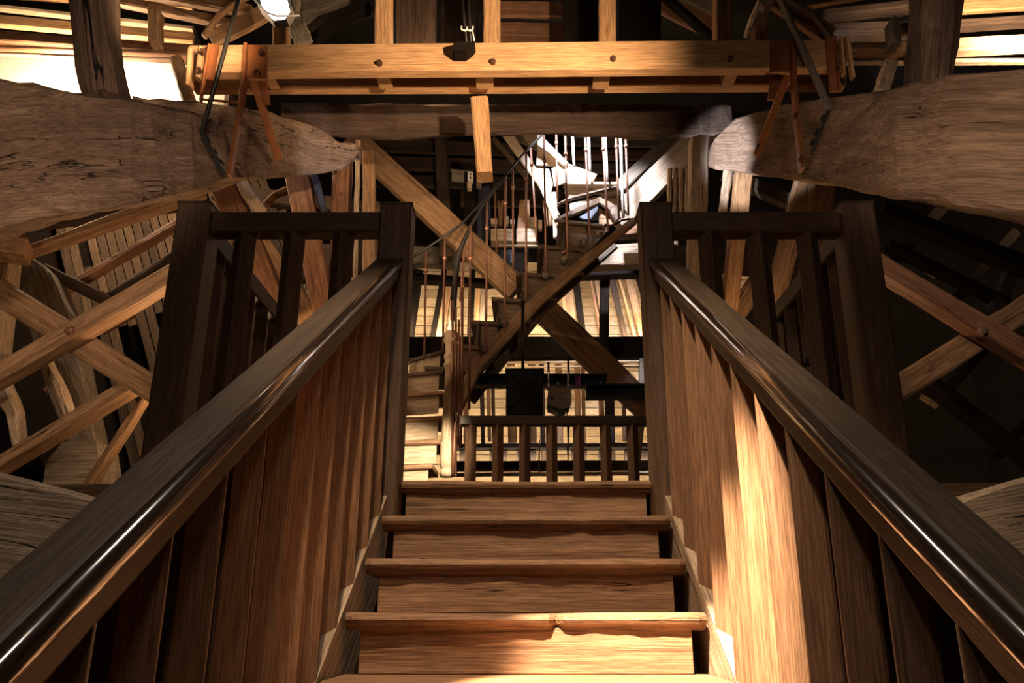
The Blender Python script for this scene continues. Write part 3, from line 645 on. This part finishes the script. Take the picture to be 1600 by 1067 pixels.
T('ring_beam', 'black', [(590, 545, 10.6), (1070, 545, 10.6)], [40, 40], .2, 'black level ring beam across the boarding in the middle', 'beam')
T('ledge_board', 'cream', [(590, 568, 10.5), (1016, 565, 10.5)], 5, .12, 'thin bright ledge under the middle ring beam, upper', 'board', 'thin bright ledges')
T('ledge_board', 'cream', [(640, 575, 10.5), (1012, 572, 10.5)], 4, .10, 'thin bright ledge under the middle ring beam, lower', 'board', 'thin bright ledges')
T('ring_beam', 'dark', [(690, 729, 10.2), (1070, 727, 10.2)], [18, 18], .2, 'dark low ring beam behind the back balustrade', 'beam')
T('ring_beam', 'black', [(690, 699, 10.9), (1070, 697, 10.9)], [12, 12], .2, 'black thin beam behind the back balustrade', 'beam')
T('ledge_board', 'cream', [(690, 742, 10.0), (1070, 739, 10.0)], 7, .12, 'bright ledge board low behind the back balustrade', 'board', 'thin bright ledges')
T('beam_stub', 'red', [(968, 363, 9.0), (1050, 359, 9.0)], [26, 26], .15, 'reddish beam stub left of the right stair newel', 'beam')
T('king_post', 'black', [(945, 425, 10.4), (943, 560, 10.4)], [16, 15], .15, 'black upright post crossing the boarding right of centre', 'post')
rafts = [(652, 634, 18, 'black'), (640, 620, 7, 'oak'), (694, 672, 12, 'black'), (701, 683, 16, 'oak'), (712, 700, 9, 'pale'), (738, 733, 10, 'black'), (749, 742, 8, 'new'), (757, 750, 9, 'pale'),
         (862, 872, 12, 'black'), (877, 890, 8, 'new'), (886, 899, 14, 'oak'), (899, 915, 11, 'black'), (922, 946, 6, 'red'), (930, 952, 9, 'oak'), (955, 984, 10, 'dark'), (966, 1000, 6, 'new'), (981, 1012, 14, 'oak'), (1000, 1040, 16, 'black')]
ordn = ['first', 'second', 'third', 'fourth', 'fifth', 'sixth', 'seventh', 'eighth', 'ninth', 'tenth', 'eleventh', 'twelfth', 'thirteenth', 'fourteenth', 'fifteenth', 'sixteenth', 'seventeenth', 'eighteenth', 'nineteenth', 'twentieth']
for k, (xa, xb, wq, mt) in enumerate(rafts):
    T('fan_rafter', mt, [(xa-(xb-xa)*.1, 420, 10.9), (xb, 558, 11.2)], wq, .12, '%s rafter fanning over the middle boarding, %s from the left' % ('black' if mt in ('black', 'dark') else 'lit', ordn[k]), 'rafter', 'fan rafters over the middle boarding', jitter=.002)  # lit sides and shaded fronts built as separate light and dark bars
low = [(728, 9, 'red', 694), (754, 7, 'dark', 700), (764, 6, 'oak', 690), (771, 6, 'dark', 690), (800, 14, 'oak', 693), (832, 12, 'oak', 693), (848, 8, 'dark', 720), (874, 11, 'oak', 693), (903, 9, 'new', 693), (912, 6, 'red', 693), (939, 9, 'new', 650), (953, 16, 'dark', 720), (975, 7, 'oak', 690)]
for k, (x, wq, mt, ye) in enumerate(low):
    T('low_rafter', mt, [(x-2, 560, 11.0), (x+1, ye, 11.25)], wq, .1, '%s short rafter under the middle ring beam, %s from the left' % ('dark' if mt == 'dark' else 'lit', ordn[k]), 'rafter', 'short rafters under the middle ring beam', jitter=.002)  # light and dark bars stand for lit and shaded rafter sides
for k, (xa, xb) in enumerate(((718, 742), (765, 792), (808, 838), (893, 917), (936, 957), (976, 1030))):
    T('blocking_board', 'black', [((xa+xb)/2-((xb-xa)/2), 712, 10.95), (xb, 712, 10.95)], 20, .06, 'black blocking board low behind the back balustrade, %s from the left' % ordn[k], 'board', 'black blocking boards')
T('crooked_post', 'pale', [(1002, 655, 8.6), (996, 700, 8.6), (990, 752, 8.6)], [13, 15, 14], .08, 'pale crooked stick beside the right end of the back balustrade', 'stick')
T('crooked_post', 'grey', [(1010, 560, 9.2), (1012, 610, 9.2)], [26, 30], .15, 'rough grey timber end above the girder at the right', 'post')
# dark upper middle
T('upper_post', 'dark', [(688, 205, 8.9), (698, 400, 8.9)], [20, 22], .15, 'dark post behind the long left diagonal brace', 'post')
T('upper_post', 'black', [(735, 268, 8.9), (735, 400, 8.9)], [20, 20], .15, 'black post under the small white switch box', 'post')
T('upper_plank', 'dark', [(560, 226, 9.6), (840, 236, 9.6)], 24, .06, 'dark plank row under the cross beam, upper', 'plank', 'dark planks under the cross beam')
T('upper_plank', 'dark', [(560, 254, 9.6), (850, 262, 9.6)], 24, .06, 'dark plank row under the cross beam, middle', 'plank', 'dark planks under the cross beam')
T('upper_plank', 'dark', [(560, 282, 9.6), (860, 288, 9.6)], 22, .06, 'dark plank row under the cross beam, lower', 'plank', 'dark planks under the cross beam')
for k in range(4):
    T('upper_plank', 'red' if k % 2 else 'grey', [(880, 220+22*k, 9.7), (1060, 224+20*k, 9.7)], 19, .06, 'rough plank behind the bright iron rods, %s from the top' % ordn[k], 'plank', 'rough planks behind the bright rods')
T('upper_plank', 'dark', [(720, 310, 10.0), (880, 310, 10.0)], 30, .06, 'dark plank above the stacked timber offcuts', 'plank')
T('curved_brace', 'grey', [(1056, 222, 9.0), (1020, 245, 9.0), (960, 300, 9.0)], [22, 24, 22], .1, 'rough curved brace behind the bright right diagonal', 'brace')
sb = empty('switch_box', P(735, 278, 8.6), 'small white switch box on the black post left of the hanging post', 'box')
slab('box_body', 'white', [(731, 268), (739, 268), (739, 282), (731, 282)], 8.75, .08, sb)
slab('box_body', 'roof', [(730, 284), (737, 284), (737, 294), (730, 294)], 8.75, .08, sb)
for x, y in ((735, 272), (735, 278)): bolt(x, y, 8.74, .01, sb, 'iron')
slab('panel_board', 'grey', [(705, 264), (730, 266), (754, 272), (752, 294), (740, 292), (738, 284), (706, 282)], 8.95, .04, None, 'grey panel board behind the white switch box', 'panel')
slab('dark_cabinet', 'navy', [(740, 290), (766, 290), (766, 396), (742, 396)], 9.3, .3, None, 'dark navy cabinet left of the stacked offcuts', 'cabinet')
slab('dark_cabinet', 'navy', [(762, 390), (826, 390), (818, 425), (790, 425), (762, 402)], 9.5, .3, None, 'dark navy box under the stacked offcuts', 'cabinet')
oc = 'stacked offcuts behind the iron rods'
for k, (x0, y0, x1, y1) in enumerate(((767, 357, 800, 376), (807, 357, 838, 377))):
    slab('offcut', 'pale', [(x0, y0), (x1, y0), (x1, y1), (x0, y1)], 9.0, .2, None, 'broad pale board end low in the offcut stack, %s one' % ('left', 'right')[k], 'board', oc)
slab('offcut', 'oak', [(812, 312), (827, 312), (829, 357), (808, 357)], 9.1, .06, None, 'tall upright plank in the middle of the offcut stack', 'board', oc)
for k, (x0, y0, x1, y1) in enumerate(((767, 341, 777, 350), (790, 338, 795, 350), (797, 343, 804, 350), (827, 339, 839, 354), (841, 344, 847, 357))):
    slab('offcut', 'pale', [(x0, y0), (x1, y0), (x1, y1), (x0, y1)], 9.05, .08, None, 'small offcut block on the stack, %s from the left' % ordn[k], 'board', oc)
for k, (xa, xb) in enumerate(((779, 782), (786, 783), (850, 854), (857, 860))):
    T('offcut', 'oak', [(xa, 313, 9.15), (xb, 352, 9.15)], 5, .04, 'thin upright stick behind the offcut stack, %s from the left' % ordn[k], 'board', oc)
T('shelf_board', 'pale', [(778, 384, 9.0), (842, 385, 9.0)], 5, .2, 'thin pale shelf board below the offcut stack', 'board')
T('shelf_board', 'black', [(762, 378, 9.2), (850, 379, 9.2)], 8, .2, 'black shelf carrying the offcut stack', 'board')

# ------------------------------------------------------------------ winding stairs with iron rods
ws = empty('winding_stairs', P(700, 745, 7.4), 'winding wooden stairs with thin iron rods climbing behind the landing', 'stairs')
nos = [(548, 731, 724, 676, 7.2), (548, 690, 686, 689, 7.36), (548, 656, 649, 691, 7.52), (548, 620, 610, 692, 7.68), (560, 590, 577, 692, 7.84), (640, 560, 545, 694, 8.0)]
prev = None
for (x0, yl, yr, x1, Y) in nos:
    a, b_ = P(x0, yl, Y), P(x1, yr, Y); th = Vector((0, 0, -.045)); dv = Vector((0, .5, 0))
    rings = [rect_ring(p, p+th, dv, .012) for p in (a, (a+b_)/2, b_)]
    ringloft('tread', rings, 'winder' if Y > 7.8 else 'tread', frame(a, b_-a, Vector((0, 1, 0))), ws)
    drop = .27 if Y < 7.3 else .215
    rings = [rect_ring(p+Vector((0, .03, -.045)), p+Vector((0, .03, -drop)), Vector((0, .02, 0)), .002) for p in (a, b_-Vector((.04, 0, 0)))]
    ringloft('riser', rings, 'cream', frame(a, b_-a, Vector((0, 1, 0))), ws)
# upper flight seen from the side, rising right
up = [(664, 571, 740), (700, 536, 770), (735, 499, 800), (768, 463, 824), (806, 423, 858), (840, 381, 902), (872, 341, 942)]
for i, (x0, y, x1) in enumerate(up):
    Y = 7.95
    a, b_ = P(x0, y, Y), P(x1, y+(4 if i < 6 else 8), Y)
    rings = [rect_ring(p, p+Vector((0, 0, -.045)), Vector((0, .75, 0)), .014) for p in (a, b_)]
    ringloft('tread', rings, 'winder', frame(a, b_-a, Vector((0, 1, 0))), ws)
    if i > 0:
        px0, py0, px1 = up[i-1]
        q = P(x0+10, y+8, Y+.03); r = P(x0+10, py0, Y+.03)
        rings = [rect_ring(q, Vector((q.x, q.y, r.z)), Vector((0, .65, 0)), .002), rect_ring(q+Vector((.03, 0, 0)), Vector((q.x+.03, q.y, r.z)), Vector((0, .65, 0)), .002)]
        ringloft('riser', rings, 'winder', frame(q, r-q, Vector((0, 1, 0))), ws)
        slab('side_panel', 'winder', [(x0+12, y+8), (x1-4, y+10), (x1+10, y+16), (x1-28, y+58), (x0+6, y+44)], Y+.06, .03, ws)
tim('string_board', 'oak', [(712, 640, 7.9), (748, 566, 7.9), (844, 466, 7.9), (992, 344, 7.9)], [22, 22, 22, 14], .06, parent=ws, jitter=.002)
tim('string_board', 'winder', [(735, 625, 8.7), (848, 480, 8.7), (960, 380, 8.7)], 20, .06, parent=ws, jitter=.002)
# the turn and the lit flight going back up to the left
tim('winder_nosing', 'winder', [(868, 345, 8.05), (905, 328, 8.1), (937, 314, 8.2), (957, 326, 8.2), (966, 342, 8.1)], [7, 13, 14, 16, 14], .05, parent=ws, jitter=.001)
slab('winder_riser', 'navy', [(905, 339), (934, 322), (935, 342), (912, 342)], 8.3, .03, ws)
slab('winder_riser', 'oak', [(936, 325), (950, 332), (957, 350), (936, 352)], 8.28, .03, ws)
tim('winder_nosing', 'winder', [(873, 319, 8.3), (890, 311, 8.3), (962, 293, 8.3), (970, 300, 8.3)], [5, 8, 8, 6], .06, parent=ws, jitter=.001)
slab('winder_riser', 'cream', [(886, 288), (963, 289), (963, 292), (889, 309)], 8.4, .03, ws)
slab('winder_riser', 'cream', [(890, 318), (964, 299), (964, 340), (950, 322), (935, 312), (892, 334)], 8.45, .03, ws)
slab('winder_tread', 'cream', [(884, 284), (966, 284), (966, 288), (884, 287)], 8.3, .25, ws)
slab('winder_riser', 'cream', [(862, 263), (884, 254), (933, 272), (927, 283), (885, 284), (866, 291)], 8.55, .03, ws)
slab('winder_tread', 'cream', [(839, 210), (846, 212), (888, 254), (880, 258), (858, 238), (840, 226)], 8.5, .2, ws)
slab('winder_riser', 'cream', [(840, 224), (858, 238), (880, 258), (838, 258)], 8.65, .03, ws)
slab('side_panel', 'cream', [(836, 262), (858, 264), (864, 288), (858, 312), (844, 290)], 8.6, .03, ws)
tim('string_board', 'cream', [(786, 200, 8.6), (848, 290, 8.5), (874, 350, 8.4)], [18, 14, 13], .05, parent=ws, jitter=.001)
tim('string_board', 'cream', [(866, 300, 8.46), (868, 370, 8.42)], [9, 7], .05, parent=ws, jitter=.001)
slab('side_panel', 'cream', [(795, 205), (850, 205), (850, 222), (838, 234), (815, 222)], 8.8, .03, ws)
tim('string_shadow_board', 'winder', [(770, 215, 8.8), (822, 275, 8.8)], 10, .05, parent=ws, jitter=.001)
# turned newel
cn = P(698, 745, 7.35); z0 = P(698, 745, 7.35).z; z1 = P(698, 516, 7.35).z; H = z1-z0
prof = [(0, .062), (.04, .062), (.05, .045), (.06, .062), (.10, .066), (.22, .066), (.235, .05), (.25, .062), (.3, .060), (.55, .050), (.70, .045), (.735, .045), (.74, .06), (.76, .06), (.765, .046), (.79, .052), (.8, .062), (.82, .062), (.83, .046), (.90, .05), (.915, .068), (.935, .07), (.94, .05), (.955, .066), (.975, .07), (.99, .05), (1, .02)]
rod('newel_post', 'cream', [Vector((cn.x, 7.35, z0+t*H)) for t, r in prof], .05, ws, seg=16, rr=[r for t, r in prof])
# iron rods: (x top, y top, x bottom, y bottom, distance, material); white rods have daylight put into their colour
rods = [(637, 408, 635, 585, 7.6, 'copper'), (666, 392, 663, 558, 7.6, 'copper'), (695, 372, 692, 545, 7.6, 'copper'), (725, 390, 719, 470, 7.5, 'copper'), (724, 392, 720, 700, 7.5, 'copper'),
        (735, 352, 733, 640, 7.45, 'copper'), (707, 470, 707, 745, 7.3, 'copper'), (712, 480, 712, 745, 7.3, 'copper'), (717, 500, 716, 700, 7.3, 'copper'),
        (761, 315, 759, 545, 7.6, 'copper'), (773, 300, 776, 395, 8.2, 'copper'), (790, 273, 788, 520, 7.6, 'copper'), (801, 265, 802, 420, 8.2, 'copper'), (822, 236, 822, 470, 7.6, 'copper'),
        (829, 230, 839, 380, 8.2, 'copper'), (850, 212, 853, 425, 7.7, 'copper'), (869, 205, 871, 310, 8.2, 'copper'), (883, 205, 887, 405, 7.75, 'copper'), (894, 205, 897, 260, 8.2, 'white'), (914, 205, 921, 370, 7.8, 'copper'), (919, 205, 922, 268, 8.2, 'white'),
        (941, 205, 950, 362, 7.85, 'copper'), (945, 205, 949, 282, 8.2, 'white'), (962, 205, 967, 342, 7.9, 'copper'), (969, 205, 974, 340, 8.1, 'white'), (977, 205, 982, 336, 7.9, 'copper')]
for (xa, ya, xb, yb_, Y, mt) in rods:
    ir = rod('iron_rod', mt, [P(xa, ya, Y), P((xa+xb)/2, (ya+yb_)/2, Y), P(xb, yb_, Y)], .012 if mt == 'copper' else .017, ws, seg=7)
    if yb_-ya > 100: 
        m_ = P(xa+(xb-xa)*.18, ya+(yb_-ya)*.18, Y); rod('rod_collar', mt, [m_-Vector((0, 0, .02)), m_, m_+Vector((0, 0, .02))], .02, ir, seg=8)
for x, y in ((883, 405), (912, 379), (935, 366), (853, 430), (820, 462), (788, 505), (757, 545)):
    c = P(x, y, 7.85); rings = [[c+Vector((math.cos(a)*q, dy, math.sin(a)*q)) for a in [2*PI*k/10 for k in range(10)]] for q, dy in ((.03, .04), (.045, .0), (.03, -.03), (.012, -.045))]
    ringloft('rod_boss', rings, 'case', frame(c, Vector((0, 1, 0)), Vector((1, 0, 0))), ws, True)
for (x, y, x2, y2) in ((883, 405, 879, 395), (921, 366, 912, 379), (950, 352, 937, 364)):
    rod('rod_foot', 'copper', [P(x2+9, y2-14, 7.84), P(x2+6, y2-4, 7.84), P(x2, y2, 7.84)], .012, ws, seg=7)
rod('hand_rail', 'iron', [P(x, y, Y) for x, y, Y in ((628, 412, 7.6), (660, 392, 7.6), (693, 370, 7.6), (721, 350, 7.6), (760, 308, 7.6), (792, 270, 7.7), (820, 238, 7.9), (847, 211, 8.1), (858, 196, 8.2))], .013, ws, seg=8)
rod('hand_rail', 'iron', [P(x, y, 7.5) for x, y in ((708, 500), (709, 470), (712, 430), (716, 400), (724, 378), (735, 354), (754, 322), (774, 296), (792, 272))], .022, ws, seg=8, rr=[.028, .03, .03, .028, .024, .02, .016, .014, .013])
rod('rail_tip', 'iron', [P(x, y, 7.85) for x, y in ((950, 355), (962, 350), (972, 344), (985, 342))], .012, ws)

# ------------------------------------------------------------------ girder, lift box and gearbox
gi = empty('steel_girder', P(840, 600, 8.2), 'dark green steel girder crossing behind the back balustrade', 'girder')
def ibeam(x0, x1, yt, yb_, Y, parent, wide=.16):
    A = P(x0, yt, Y); B = P(x1, yt, Y); h = A.z-P(x0, yb_, Y).z; xm = (A.x+B.x)/2; Lx = B.x-A.x
    box('flange', 'steel', (xm, Y, A.z-.012), (Lx, wide, .024), parent, .003)
    box('flange', 'steel', (xm, Y, A.z-h+.012), (Lx, wide, .024), parent, .003)
    box('web', 'steel', (xm, Y, A.z-h/2), (Lx, .02, h-.04), parent, .001)
ibeam(724, 948, 587, 604, 8.2, gi)
ibeam(915, 1100, 603, 622, 7.9, gi, .2)
for x in (939, 948, 872): bolt(x, 599, 8.1, .015, gi, 'chrome')
lb = empty('lift_box', P(820, 650, 7.7), 'dark green steel box marked with a pressed X above the back balustrade', 'box')
c = (P(791, 577, 7.7)+P(849, 648, 7.7))/2; hh = P(820, 577, 7.7).z-P(820, 648, 7.7).z; ww = P(849, 600, 7.7).x-P(791, 600, 7.7).x
box('box_body', 'steel', (c.x, 7.8, c.z), (ww, .2, hh), lb, .006, 'z')
box('box_lid', 'steel', (c.x, 7.8, c.z+hh/2), (ww+.02, .23, .012), lb, .002)
for s in (-1, 1):
    A = Vector((c.x-ww/2*.86, 7.695, c.z-s*hh/2*.86)); B = Vector((c.x+ww/2*.86, 7.695, c.z+s*hh/2*.86))
    ringloft('pressed_rib', [[p+Vector((0, dy, dz)) for dy, dz in ((0, -.012), (-.01, 0), (0, .012), (.01, 0))] for p in (A, B)], 'black', frame((A+B)/2, B-A, Vector((0, 1, 0))), lb)
rod('suspension_rod', 'iron', [P(817, 470, 7.85), P(817, 578, 7.85)], .016, None, 'dark iron rod hanging down to the box marked with an X', 'rod')
T('hanger_plate', 'rusty', [(817, 478, 7.92), (817, 525, 7.92)], 12, .02, 'dull red steel plate at the top of the suspension rod', 'plate', jitter=0)
gb = empty('gearbox', P(875, 645, 7.6), 'grey-brown gearbox casing hanging under the girder beside the X box', 'gearbox')
slab('casing', 'case', [(857, 606), (864, 602), (872, 605), (888, 605), (893, 612), (893, 628), (888, 636), (878, 640), (868, 636), (862, 634), (855, 632), (856, 615)], 7.7, .2, gb)
slab('lower_cover', 'iron', [(855, 633), (864, 633), (876, 640), (890, 637), (884, 641), (880, 648), (872, 646), (866, 641), (856, 637)], 7.72, .18, gb)
slab('top_clamp', 'iron', [(855, 600), (893, 600), (893, 606), (855, 606)], 7.75, .12, gb)
for x, y, r in ((862, 622, .018), (879, 622, .014), (880, 612, .01)): bolt(x, y, 7.69, r, gb, 'iron' if x == 862 else 'chrome')
for xa, yt in ((857, 566), (888, 564)):
    ub = rod('u_bolt', 'chrome', [P(xa, 608, 7.72), P(xa, yt, 7.72)], .011, gb); bolt(xa, 603, 7.7, .022, ub, 'chrome', 'nut')
rod('chain', 'iron', [P(886, 640, 7.72), P(888, 700, 7.72), P(887, 735, 7.72)], .006, gb)
rb = empty('ribbon', P(903, 595, 7.9), 'purple ribbon tied round the girder right of the gearbox', 'ribbon')
slab('bow', 'purple', [(897, 586), (903, 590), (908, 584), (907, 594), (908, 605), (903, 600), (899, 606), (900, 595)], 7.88, .02, rb)
slab('tail', 'purple', [(887, 664), (890, 664), (889, 690), (887, 712), (885, 700), (888, 685)], 7.75, .01, rb)
rod('cord', 'pale', [P(843, 688, 7.2), P(842, 742, 7.2)], .006, None, 'thin pale cord hanging behind the back balustrade', 'cord')
rod('copper_pipe', 'copper', [P(x, y, 7.25) for x, y in ((708, 742), (709, 700), (711, 662), (720, 640), (722, 600), (722, 470))], .012, None, 'thin reddish pipe bent beside the turned newel post', 'pipe')
